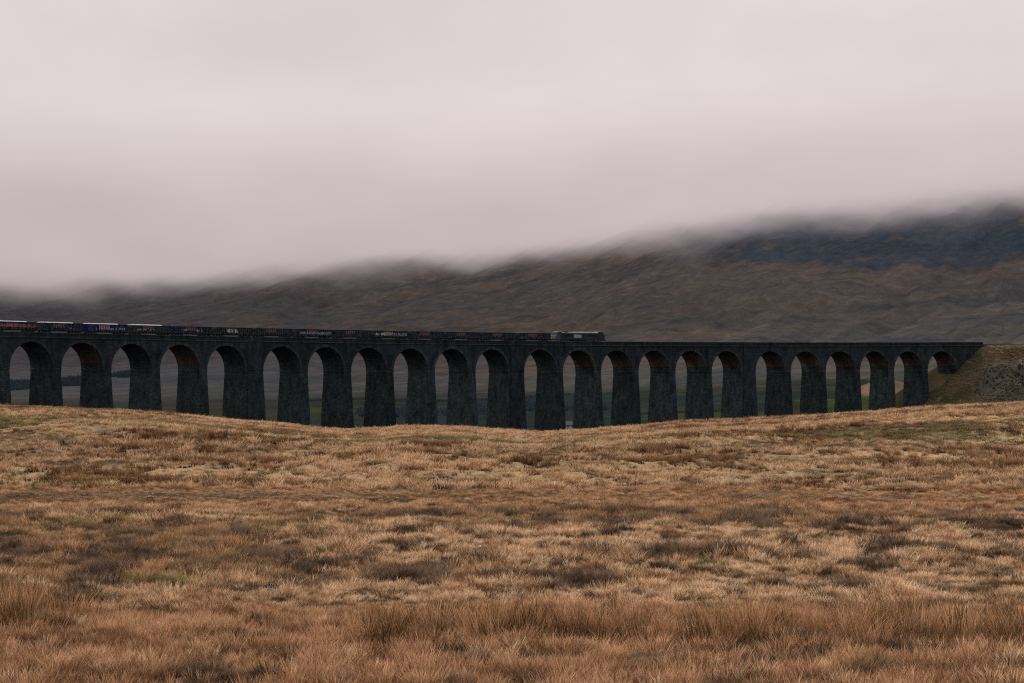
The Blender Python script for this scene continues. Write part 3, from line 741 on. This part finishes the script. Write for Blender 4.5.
def scatter(name, src_list, P, scl, label=None):
    """one stuff object: points with per-point turn and size; the tufts are instanced on them"""
    n = len(P)
    me = bpy.data.meshes.new(name); me.vertices.add(n); me.vertices.foreach_set('co', P.astype(np.float32).ravel())
    r_ = np.random.default_rng(n)
    rot = np.zeros((n, 3), np.float32); rot[:, 2] = r_.uniform(-3.1, 3.1, n); rot[:, 0] = r_.normal(0, .16, n); rot[:, 1] = r_.normal(0, .16, n)
    a = me.attributes.new('turn', 'FLOAT_VECTOR', 'POINT'); a.data.foreach_set('vector', rot.ravel())
    a = me.attributes.new('size', 'FLOAT', 'POINT'); a.data.foreach_set('value', scl.astype(np.float32))
    a = me.attributes.new('pick', 'INT', 'POINT'); a.data.foreach_set('value', r_.integers(0, len(src_list), n).astype(np.int32))
    o = link(name, me)
    ng = bpy.data.node_groups.new(name + '_scatter', 'GeometryNodeTree')
    ng.interface.new_socket('Geometry', in_out='INPUT', socket_type='NodeSocketGeometry')
    ng.interface.new_socket('Geometry', in_out='OUTPUT', socket_type='NodeSocketGeometry')
    N = ng.nodes; L = ng.links
    gi = N.new('NodeGroupInput'); go = N.new('NodeGroupOutput'); jg = N.new('GeometryNodeJoinGeometry')
    nt = N.new('GeometryNodeInputNamedAttribute'); nt.data_type = 'FLOAT_VECTOR'; nt.inputs['Name'].default_value = 'turn'
    ns = N.new('GeometryNodeInputNamedAttribute'); ns.data_type = 'FLOAT'; ns.inputs['Name'].default_value = 'size'
    npk = N.new('GeometryNodeInputNamedAttribute'); npk.data_type = 'INT'; npk.inputs['Name'].default_value = 'pick'
    for k, so in enumerate(src_list):
        oi = N.new('GeometryNodeObjectInfo'); oi.inputs['Object'].default_value = so; oi.inputs['As Instance'].default_value = True
        ip = N.new('GeometryNodeInstanceOnPoints')
        cp = N.new('FunctionNodeCompare'); cp.data_type = 'INT'; cp.operation = 'EQUAL'
        L.new(npk.outputs['Attribute'], cp.inputs[2]); cp.inputs[3].default_value = k
        L.new(gi.outputs[0], ip.inputs['Points']); L.new(oi.outputs['Geometry'], ip.inputs['Instance']); L.new(cp.outputs[0], ip.inputs['Selection'])
        L.new(nt.outputs['Attribute'], ip.inputs['Rotation']); L.new(ns.outputs['Attribute'], ip.inputs['Scale'])
        L.new(ip.outputs[0], jg.inputs[0])
    L.new(jg.outputs[0], go.inputs[0])
    md = o.modifiers.new('scatter', 'NODES'); md.node_group = ng
    tag(o, label, None, None, 'stuff')
    return o
def pts(y0, y1, dens, half=.285, seed=0):
    r_ = np.random.default_rng(seed)
    area = half * (y1 ** 2 - y0 ** 2); n = int(area * dens)
    y = np.sqrt(r_.uniform(y0 ** 2, y1 ** 2, n)); x = r_.uniform(-1, 1, n) * (half * y + 5)
    return x, y
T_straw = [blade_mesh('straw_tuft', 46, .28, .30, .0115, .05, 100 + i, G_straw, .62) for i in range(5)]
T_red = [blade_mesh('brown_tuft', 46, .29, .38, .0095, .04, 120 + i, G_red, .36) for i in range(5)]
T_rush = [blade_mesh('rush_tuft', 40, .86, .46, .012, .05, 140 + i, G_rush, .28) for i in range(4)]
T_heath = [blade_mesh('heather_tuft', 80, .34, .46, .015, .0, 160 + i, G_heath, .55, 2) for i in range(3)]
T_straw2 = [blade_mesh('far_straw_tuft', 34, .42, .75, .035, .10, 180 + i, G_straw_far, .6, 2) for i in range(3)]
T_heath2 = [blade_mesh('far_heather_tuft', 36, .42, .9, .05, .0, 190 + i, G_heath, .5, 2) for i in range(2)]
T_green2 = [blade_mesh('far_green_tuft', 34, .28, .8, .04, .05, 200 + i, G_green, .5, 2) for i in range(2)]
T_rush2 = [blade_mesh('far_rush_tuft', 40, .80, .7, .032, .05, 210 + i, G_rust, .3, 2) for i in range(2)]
BELTS = [(-30, 345, 125, 1.6), (420, 640, 124, 1.2), (700, 1060, 126, 1.2), (30, 165, 134, 3.0), (600, 735, 147, 3.2), (610, 690, 156, 2.2), (330, 500, 150, 2.6), (500, 560, 141, 2.0), (190, 300, 138, 1.8), (690, 770, 143, 2.2), (760, 960, 166, 2.4), (900, 1050, 158, 2.4), (100, 260, 172, 2.5), (400, 470, 163, 2.0), (860, 1024, 205, 3.0), (-60, 40, 160, 2.5)]
def belts(x, y):
    u = U0 + F * x / y; b = np.zeros_like(x)
    for (a, c, yy, th) in BELTS:
        m = (a + c) / 2; b = np.maximum(b, np.exp(-((u - m) / ((c - a) / 2)) ** 4 - ((y - yy - 2.2 * fbm(x / 9, y * 0 + yy, 3, int(yy))) / th) ** 4))
    return b
def clumps(x, y, k=0):
    """what grows where: heather, rush, red and straw weights"""
    n1 = fbm(x / 1.25, y / 1.7, 4, 201 + k, .62); n2 = fbm(x / 9, y / 7, 3, 211 + k); n3 = fbm(x / 16, y / 12, 3, 221 + k)
    return n1, n2, n3
# near field
x, y = pts(39, 122, 23, seed=1)
n1, n2, n3 = clumps(x, y)
u = U0 + F * x / y
band_rush = np.exp(-((y - 52.0 - 1.6 * fbm(x / 5, y * 0, 3, 231)) / 2.6) ** 4) * sm(340, 400, u) * (1 - sm(740, 800, u) * .45)
left_rush = np.exp(-((u - 0) / 55) ** 2 - ((y - 56) / 4) ** 2)
rushw = np.maximum(band_rush, left_rush * 1.2)
rv = rng.uniform(0, 1, len(x))
mid = sm(56, 62, y) * (1 - sm(97, 103, y))
heath = (n1 + .30 * n2 + .2 * n3 + rng.normal(0, .04, len(x)) > .155) & (mid > .4) | ((n1 + .3 * n2 > .44) & (y < 60))
isr = (~heath) & (rv < rushw * .42 * sm(-.35, .15, n1 + n2 + .1))
redw = np.maximum(sm(-.10, .16, n3 + .10 - .22 * mid) * .75, .9 * np.maximum(1 - sm(57, 63, y), sm(100, 106, y)))
isred = (~heath) & (~isr) & (rng.uniform(0, 1, len(x)) < redw)
isst = ~(heath | isr | isred)
z = height(x, y)
ismoss = isst & (n3 - .5 * n1 > .22) & (mid > .4)
isst = isst & ~ismoss
P = np.stack([x, y, z], 1)
flat = sm(100, 108, y) * (1 - sm(112, 122, y) * .3)
sz = rng.uniform(.55, 1.35, len(x)) * (1 - .55 * flat) * (1 + .25 * mid * np.clip(fbm(x / .9, y / 1.0, 2, 291) * 3, -1, 1)) * (1 + .35 * np.clip(n2, -.4, .4) * 2)
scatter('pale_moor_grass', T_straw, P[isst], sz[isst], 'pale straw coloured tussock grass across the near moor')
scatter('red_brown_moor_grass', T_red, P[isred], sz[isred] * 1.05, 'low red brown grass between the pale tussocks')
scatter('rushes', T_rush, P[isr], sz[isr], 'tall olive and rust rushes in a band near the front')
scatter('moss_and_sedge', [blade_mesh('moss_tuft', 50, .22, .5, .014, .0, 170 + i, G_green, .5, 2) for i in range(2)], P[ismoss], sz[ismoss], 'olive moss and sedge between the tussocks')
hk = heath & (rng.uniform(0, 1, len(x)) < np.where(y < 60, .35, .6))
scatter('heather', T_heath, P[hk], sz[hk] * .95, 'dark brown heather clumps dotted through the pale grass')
# middle and far field up to the crest
x, y = pts(118, 345, 3.0, seed=2)
n1, n2, n3 = clumps(x, y, 50)
st = fbm(x / 26, y / 3.5, 4, 251) + .25 * fbm(x / 5, y / 4, 2, 255)         # long thin strips
wet = np.exp(-((y - 150 - .05 * x - 8 * fbm(x / 40, y * 0, 2, 257)) / 20) ** 2)
u = U0 + F * x / y
bl_ = belts(x, y)
isrush = (bl_ > .35) | ((st > .33 - .08 * wet) & (n1 > -.2))
isheath = (~isrush) & (n1 + .6 * st > .22) & (rng.uniform(0, 1, len(x)) < .8)
isgreen = (~isrush) & (~isheath) & (fbm(x / 30, y / 26, 4, 261) + .3 * n1 + .42 * np.exp(-((x + 30) / 42) ** 4 - ((y - 200) / 30) ** 4) - .22 * np.exp(-((y - 150) / 16) ** 4) > .06)
isst = ~(isrush | isheath | isgreen)
z = height(x, y); P = np.stack([x, y, z], 1); sz = rng.uniform(.55, 1.2, len(x)) * (.8 + .5 * sm(-.2, .3, n2))
keep = rng.uniform(0, 1, len(x)) < .9
for nm, T, m_, f_, lb in (('far_pale_grass', T_straw2, isst & keep, 1, 'pale grass on the rolling ground below the viaduct'), ('far_heather', T_heath2, isheath, .8, 'dark heather specks on the rolling ground'),
                      ('far_green_grass', T_green2, isgreen, .9, 'olive green grass patches on the rolling ground'), ('far_rushes', T_rush2, isrush, .72, 'rust brown rush strips along the wet hollows')):
    scatter(nm, T, P[m_], sz[m_] * f_, lb)

# ------------------------------------------------------------------ valley: walls, plantation, farmhouse, scrub
M['wall'] = simple('field_wall_stone', (.045, .047, .050), .9, .4, .5)
def field_wall(pts_, label, h=1.5):
    mb = MB(); c = []
    for (xa, ya), (xb, yb) in zip(pts_[:-1], pts_[1:]):
        n = max(2, int(math.hypot(xb - xa, yb - ya) / 12))
        for k in range(n): c.append((xa + (xb - xa) * k / n, ya + (yb - ya) * k / n))
    c.append(pts_[-1])
    zz = height(np.array([p[0] for p in c]), np.array([p[1] for p in c]))
    r_ = random.Random(3)
    for k in range(len(c) - 1):
        (xa, ya), (xb, yb) = c[k], c[k + 1]; L = math.hypot(xb - xa, yb - ya); nx, ny = -(yb - ya) / L, (xb - xa) / L
        ha, hb = h + r_.uniform(-.15, .15), h + r_.uniform(-.15, .15)
        w0, w1 = .45, .25
        for sg in (-1, 1):
            mb.poly([(xa + sg * nx * w0, ya + sg * ny * w0, zz[k] - 1.0), (xb + sg * nx * w0, yb + sg * ny * w0, zz[k + 1] - 1.0), (xb + sg * nx * w1, yb + sg * ny * w1, zz[k + 1] + hb), (xa + sg * nx * w1, ya + sg * ny * w1, zz[k] + ha)])
        mb.poly([(xa - nx * w1, ya - ny * w1, zz[k] + ha), (xb - nx * w1, yb - ny * w1, zz[k + 1] + hb), (xb + nx * w1, yb + ny * w1, zz[k + 1] + hb), (xa + nx * w1, ya + ny * w1, zz[k] + ha)])
    o = mb.build('field_wall', M['wall']); tag(o, label, 'wall')
field_wall([(-235, 1560), (-150, 1500), (-60, 1490), (40, 1530)], 'dark field wall seen through the arches left of the train locomotive')
field_wall([(-60, 1180), (0, 1210), (60, 1180), (150, 1230), (230, 1200)], 'low field wall crossing the green valley behind the middle arches', 1.3)

# conifers
M['bark'] = simple('bark', (.03, .024, .02), .9, .3, 2)
def leafmat(name, a, b):
    m, n, l, out = mat(name)
    oi = nd(n, 'ShaderNodeObjectInfo'); g = nd(n, 'ShaderNodeNewGeometry')
    nz = nd(n, 'ShaderNodeTexNoise', Scale=.6, Detail=3.0); l.new(g.outputs['Position'], nz.inputs['Vector'])
    r = ramp(n, [(.3, a), (.7, b)]); l.new(nz.outputs['Fac'], r.inputs['Fac'])
    d = nd(n, 'ShaderNodeBsdfDiffuse'); l.new(r.outputs['Color'], d.inputs['Color']); l.new(d.outputs[0], out.inputs['Surface'])
    return m
M['conifer'] = leafmat('conifer_needles', (.028, .042, .050), (.048, .064, .072))
M['twig'] = leafmat('bare_scrub', (.070, .070, .068), (.125, .115, .102))
def conifer_src(seed):
    r_ = random.Random(seed); mb = MB(); H = 11
    for t in range(9):
        z = 1.2 + t * 1.12; rad = 2.3 * (1 - t / 9.6)
        n = 9
        for k in range(n):
            a = 2 * math.pi * (k + r_.random() * .6) / n; w = .5; rr = rad * r_.uniform(.7, 1.15)
            mb.poly([(0, 0, z + 1.5), (rr * math.cos(a - w / 2), rr * math.sin(a - w / 2), z + r_.uniform(-.3, .2)), (rr * 1.1 * math.cos(a), rr * 1.1 * math.sin(a), z - .3), (rr * math.cos(a + w / 2), rr * math.sin(a + w / 2), z + r_.uniform(-.3, .2))])
    mb.cyl((0, 0, 2), .18, 'z', 5, 6)
    o = mb.build('conifer', M['conifer']); COL.objects.unlink(o); return o
con = [conifer_src(i) for i in range(3)]
def wood(name, spots, label, seed, q0=.26, q1=.46):
    r_ = np.random.default_rng(seed); X = []; Y = []
    for (cx, cy, rx, ry, n) in spots:
        a = r_.uniform(0, 2 * math.pi, n); q = np.sqrt(r_.uniform(0, 1, n))
        X.append(cx + rx * q * np.cos(a)); Y.append(cy + ry * q * np.sin(a))
    x = np.concatenate(X); y = np.concatenate(Y); z = height(x, y)
    o = scatter(name, con, np.stack([x, y, z - .3], 1), r_.uniform(q0, q1, len(x)), label)
wood('conifer_wood', [(-452, 2010, 34, 95, 1500), (-415, 2120, 30, 90, 1200), (-380, 2240, 20, 60, 500)], 'dark blue green conifer plantation behind the leftmost arches', 3)
wood('valley_wood', [(-62, 1230, 24, 50, 420), (-22, 1260, 16, 60, 420), (6, 1330, 14, 50, 200), (34, 1260, 20, 22, 120)], 'dark trees on the valley floor behind the middle arches', 4)

# farmhouse, tiny and pale, behind the pier right of the middle
def farmhouse(x, y, rot):
    z = float(height(x, y)) - .3
    o = bpy.data.objects.new('farmhouse', None); COL.objects.link(o); o.location = (x, y, z); o.rotation_euler = (0, 0, rot); o.scale = (.62, .62, .62)
    tag(o, 'small pale farmhouse with slate roof low behind the viaduct piers', 'house')
    mw = simple('whitewash', (.30, .30, .31), .9, .15, .5); ms = simple('slate', (.07, .08, .095), .7, .25, .8)
    mb = MB(); mb.box(-5, 5, -3, 3, -2.0, 4.6); mb.poly([(-5, -3, 4.6), (-5, 0, 6.6), (-5, 3, 4.6)][::-1]); mb.poly([(5, -3, 4.6), (5, 3, 4.6), (5, 0, 6.6)]); w = mb.build('wall', mw, o)
    mr = MB()
    for sg in (-1, 1):
        mr.poly([(-5.3, sg * 3.4, 4.45), (5.3, sg * 3.4, 4.45), (5.3, 0, 6.75), (-5.3, 0, 6.75)]); mr.poly([(-5.3, sg * 3.4, 4.25), (5.3, sg * 3.4, 4.25), (5.3, sg * 3.4, 4.45), (-5.3, sg * 3.4, 4.45)])
    rf = mr.build('roof', ms, o)
    for x_ in (-4.5, 4.5):
        mc = MB(); mc.box(x_ - .4, x_ + .4, -.5, .5, 6.3, 7.8); mc.build('chimney', mw, rf)
    for x_ in (-3.2, 0, 3.2):
        for z_ in (1, 3.1):
            if x_ == 0 and z_ == 1: continue
            mg = MB(); mg.box(x_ - .5, x_ + .5, -3.04, -3.003, z_, z_ + 1.1); mg.build('window', paint['glass'], o)
    md = MB(); md.box(-.5, .5, -3.05, -3.003, .3, 2.3); md.build('door', paint['navy'], o)
farmhouse(22.4, 905, .15)

# bare scrub on the steep bank right of the viaduct
def bush_src(seed):
    r_ = random.Random(seed); mb = MB()
    for b in range(150):
        a = r_.uniform(0, 2 * math.pi); e = r_.uniform(.1, 1.4); L = r_.uniform(.4, 1.5)
        p = Vector((r_.uniform(-.5, .5), r_.uniform(-.5, .5), r_.uniform(0, .8))); d = Vector((math.cos(a) * math.cos(e), math.sin(a) * math.cos(e), math.sin(e)))
        sd = d.cross(Vector((0, 0, 1))).normalized() * .05; q = p + d * L
        mb.poly([p - sd, p + sd, q + sd * .6, q - sd * .6])
        for c in range(2):
            q2 = p + d * L * r_.uniform(.4, 1); d2 = (d + Vector((r_.uniform(-1, 1), r_.uniform(-1, 1), r_.uniform(-.3, .8)))).normalized() * r_.uniform(.2, .5)
            mb.poly([q2 - sd * .6, q2 + sd * .6, q2 + d2])
    o = mb.build('scrub_bush', M['twig']); COL.objects.unlink(o); return o
bs = [bush_src(i) for i in range(3)]
r_ = np.random.default_rng(9)
ss = r_.uniform(370, 540, 60000); of = r_.uniform(-70, -4, 60000)
xx, yy = pxy(ss, of + DEP / 2); zz = height(xx, yy)
vis = (np.abs(xx / yy) < .26) & (zz > -16)
insc = (zz < 4.0 + 2.5 * fbm(xx / 8, yy / 8, 3, 115)) & (xx - .2085 * yy + 6 * fbm(xx / 9, yy / 9, 3, 63) > 0)
tp_ = np.stack([xx, yy, zz - .15], 1); pk = r_.uniform(0, 1, len(xx)); gr_ = fbm(xx / 10, yy / 10, 4, 119)
kp = vis & insc & (pk < .28)
scatter('bare_scrub', bs, tp_[kp], r_.uniform(.18, .42, kp.sum()) * (1 + .9 * (gr_[kp] > .14)), 'dark leafless scrub on the steep bank right of the viaduct')
out_ = vis & ((~insc) | (r_.uniform(0, 1, len(xx)) < .5)) & ((ss > S_END + 2) | (zz < 9))
T_bank = [blade_mesh('bank_green_tuft', 30, .8, 1.3, .09, .05, 230 + i, G_bankg, .5, 2) for i in range(2)]; T_bank2 = [blade_mesh('bank_pale_tuft', 30, .8, 1.3, .09, .05, 240 + i, G_bankp, .5, 2) for i in range(2)]
kg = out_ & (gr_ < .12) & (pk < .5); scatter('bank_green_grass', T_bank, tp_[kg], r_.uniform(.4, 1.0, kg.sum()), 'dull olive grass on the bank at the end of the viaduct')
kg = out_ & (gr_ > .0) & (pk > .6); scatter('bank_pale_grass', T_bank2, tp_[kg], r_.uniform(.4, 1.0, kg.sum()), 'pale brown grass on the bank at the end of the viaduct')

# ------------------------------------------------------------------ low cloud lying on the hill (emission and absorption fill a slab)
SKY = np.array([.750, .668, .680])
def cloud():
    x0, x1, y0, y1 = -3000, 3000, 2300, 6500
    nx, ny = 41, 29
    xs = np.linspace(x0, x1, nx); ys = np.linspace(y0, y1, ny)
    mb = bpy.data.meshes.new('low_cloud')
    X, Y = np.meshgrid(xs, ys, indexing='ij')
    base = BASE(X, Y) - 90
    V = []
    for i in range(nx):
        for j in range(ny): V.append((X[i, j], Y[i, j], base[i, j]))
    nb = len(V)
    for i in range(nx):
        for j in range(ny): V.append((X[i, j], Y[i, j], 900.0))
    id_ = lambda i, j, t: t * nb + i * ny + j
    Fc = []
    for i in range(nx - 1):
        for j in range(ny - 1):
            Fc.append((id_(i, j, 0), id_(i, j + 1, 0), id_(i + 1, j + 1, 0), id_(i + 1, j, 0)))
            Fc.append((id_(i, j, 1), id_(i + 1, j, 1), id_(i + 1, j + 1, 1), id_(i, j + 1, 1)))
    for i in range(nx - 1):
        Fc.append((id_(i, 0, 0), id_(i + 1, 0, 0), id_(i + 1, 0, 1), id_(i, 0, 1))); Fc.append((id_(i, ny - 1, 0), id_(i, ny - 1, 1), id_(i + 1, ny - 1, 1), id_(i + 1, ny - 1, 0)))
    for j in range(ny - 1):
        Fc.append((id_(0, j, 0), id_(0, j, 1), id_(0, j + 1, 1), id_(0, j + 1, 0))); Fc.append((id_(nx - 1, j, 0), id_(nx - 1, j + 1, 0), id_(nx - 1, j + 1, 1), id_(nx - 1, j, 1)))
    mb.from_pydata(V, [], Fc); mb.update()
    m, n, l, out = mat('cloud')
    g = nd(n, 'ShaderNodeNewGeometry')
    sep = nd(n, 'ShaderNodeSeparateXYZ'); l.new(g.outputs['Position'], sep.inputs[0])
    def math_(op, a, b=None, c=None):
        x = nd(n, 'ShaderNodeMath', operation=op)
        for i, v in enumerate((a, b, c)):
            if v is None: continue
            if isinstance(v, (int, float)): x.inputs[i].default_value = v
            else: l.new(v, x.inputs[i])
        return x.outputs[0]
    # height above the tilted cloud base, roughened
    bz = math_('MULTIPLY_ADD', sep.outputs['X'], math_('MULTIPLY_ADD', sep.outputs['X'], BQ, BK), BZ)
    hh = math_('SUBTRACT', sep.outputs['Z'], bz)
    mp = nd(n, 'ShaderNodeMapping'); mp.inputs['Scale'].default_value = (1 / 300, 1 / 420, 1 / 130); mp.inputs['Rotation'].default_value = (0, R(14), 0)
    l.new(g.outputs['Position'], mp.inputs['Vector'])
    nz = nd(n, 'ShaderNodeTexNoise', Scale=1.4, Detail=5.0, Roughness=.6); l.new(mp.outputs['Vector'], nz.inputs['Vector'])
    h2 = math_('MULTIPLY_ADD', math_('SUBTRACT', nz.outputs['Fac'], .5), 185.0, hh)
    t = math_('DIVIDE', math_('MAXIMUM', math_('ADD', h2, 30.0), 0.0), 120.0)
    dens = math_('MULTIPLY', math_('MINIMUM', math_('POWER', t, 2.2), 1.6), .013)
    # colour: duller underneath, lighter above, slow mottling
    mr = nd(n, 'ShaderNodeMapRange'); mr.inputs['From Min'].default_value = 0; mr.inputs['From Max'].default_value = 120; l.new(hh, mr.inputs['Value']); mr.interpolation_type = 'SMOOTHSTEP'
    mp2 = nd(n, 'ShaderNodeMapping'); mp2.inputs['Scale'].default_value = (1 / 420, 1 / 700, 1 / 210); l.new(g.outputs['Position'], mp2.inputs['Vector']); mp2.inputs['Rotation'].default_value = (0, R(5), 0)
    nz2 = nd(n, 'ShaderNodeTexNoise', Scale=1.1, Detail=4.0, Roughness=.55); l.new(mp2.outputs['Vector'], nz2.inputs['Vector'])
    c1 = nd(n, 'ShaderNodeMix', data_type='RGBA'); l.new(mr.outputs[0], c1.inputs[0]); c1.inputs[6].default_value = (.56, .475, .485, 1); c1.inputs[7].default_value = (*SKY, 1)
    fac = math_('MULTIPLY_ADD', nz2.outputs['Fac'], .46, .76)
    lf = nd(n, 'ShaderNodeMapRange'); l.new(sep.outputs['X'], lf.inputs['Value']); lf.inputs['From Min'].default_value = -900; lf.inputs['From Max'].default_value = 200; lf.inputs['To Min'].default_value = .90; lf.inputs['To Max'].default_value = 1.02
    st = math_('MULTIPLY', math_('MULTIPLY', fac, dens), lf.outputs[0])
    em = nd(n, 'ShaderNodeEmission'); l.new(c1.outputs[2], em.inputs['Color']); l.new(st, em.inputs['Strength'])
    ab = nd(n, 'ShaderNodeVolumeAbsorption'); ab.inputs['Color'].default_value = (0, 0, 0, 1); l.new(dens, ab.inputs['Density'])
    ad = nd(n, 'ShaderNodeAddShader'); l.new(em.outputs[0], ad.inputs[0]); l.new(ab.outputs[0], ad.inputs[1])
    l.new(ad.outputs[0], out.inputs['Volume'])
    o = link('low_cloud', mb, m); tag(o, 'grey pink cloud bank lying on the upper slopes of the hill', kind='structure')
    return o
BQ, BK, BZ = 2.4e-5, .0475, 184.0
def BASE(X, Y): X = np.clip(X, -1200, 1600); return BQ * X * X + BK * X + BZ
cloud()

# ------------------------------------------------------------------ sky, sun, camera
w = bpy.data.worlds.new('World'); sc.world = w; w.use_nodes = True
n = w.node_tree.nodes; l = w.node_tree.links
for x_ in list(n): n.remove(x_)
out = n.new('ShaderNodeOutputWorld')
SUN_EL, SUN_AZ = R(42), R(-62)       # azimuth from +Y towards +X; the sun is left, slightly in front of the viaduct
sk = n.new('ShaderNodeTexSky'); sk.sky_type = 'NISHITA'; sk.sun_disc = False; sk.sun_elevation = SUN_EL; sk.sun_rotation = SUN_AZ % (2 * math.pi)
b1 = n.new('ShaderNodeBackground'); b1.inputs['Strength'].default_value = .05; l.new(sk.outputs[0], b1.inputs['Color'])
tc = n.new('ShaderNodeTexCoord'); sp = n.new('ShaderNodeSeparateXYZ'); l.new(tc.outputs['Generated'], sp.inputs[0])
r = ramp(n, [(0.0, (.44, .375, .385)), (.08, (.50, .43, .44)), (.35, (.66, .60, .62)), (1.0, (1.05, 1.0, 1.05))]); l.new(sp.outputs['Z'], r.inputs['Fac'])
mp = n.new('ShaderNodeMapping'); mp.inputs['Scale'].default_value = (2, 2, 7); l.new(tc.outputs['Generated'], mp.inputs['Vector'])
nz = n.new('ShaderNodeTexNoise'); nz.inputs['Scale'].default_value = 1.3; nz.inputs['Detail'].default_value = 5; l.new(mp.outputs[0], nz.inputs['Vector'])
mr = n.new('ShaderNodeMapRange'); mr.inputs['To Min'].default_value = .85; mr.inputs['To Max'].default_value = 1.15; l.new(nz.outputs['Fac'], mr.inputs['Value'])
b2 = n.new('ShaderNodeBackground'); l.new(r.outputs['Color'], b2.inputs['Color']); l.new(mr.outputs[0], b2.inputs['Strength'])
ad = n.new('ShaderNodeAddShader'); l.new(b1.outputs[0], ad.inputs[0]); l.new(b2.outputs[0], ad.inputs[1]); l.new(ad.outputs[0], out.inputs['Surface'])
sun = bpy.data.lights.new('sun', 'SUN'); sun.energy = 1.9; sun.angle = R(12); sun.color = (1, .93, .84)
so = bpy.data.objects.new('sun', sun); COL.objects.link(so)
az = R(-72)                      # veiled sun to the left, a little beyond the viaduct
d = Vector((math.sin(az) * math.cos(SUN_EL), math.cos(az) * math.cos(SUN_EL), math.sin(SUN_EL)))
so.rotation_euler = (-d).to_track_quat('-Z', 'Y').to_euler()
sk.sun_rotation = az % (2 * math.pi)
cam = bpy.data.cameras.new('camera'); cam.sensor_width = 36; cam.lens = F / 1024 * 36; cam.shift_y = (YH - 341.5) / 1024
cam.clip_start = 1; cam.clip_end = 30000
co = bpy.data.objects.new('camera', cam); COL.objects.link(co); co.rotation_euler = (R(90), 0, 0); sc.camera = co
sc.view_settings.view_transform = 'Standard'; sc.view_settings.look = 'None'; sc.view_settings.exposure = 0
sc.cycles.use_denoising = False; sc.cycles.filter_width = 1.15
sc.cycles.sample_clamp_indirect = 1.0; sc.cycles.sample_clamp_direct = 3.0
sc.cycles.max_bounces = 3; sc.cycles.diffuse_bounces = 2; sc.cycles.volume_bounces = 0; sc.cycles.transparent_max_bounces = 4
sc.cycles.volume_step_rate = .12; sc.cycles.volume_max_steps = 256
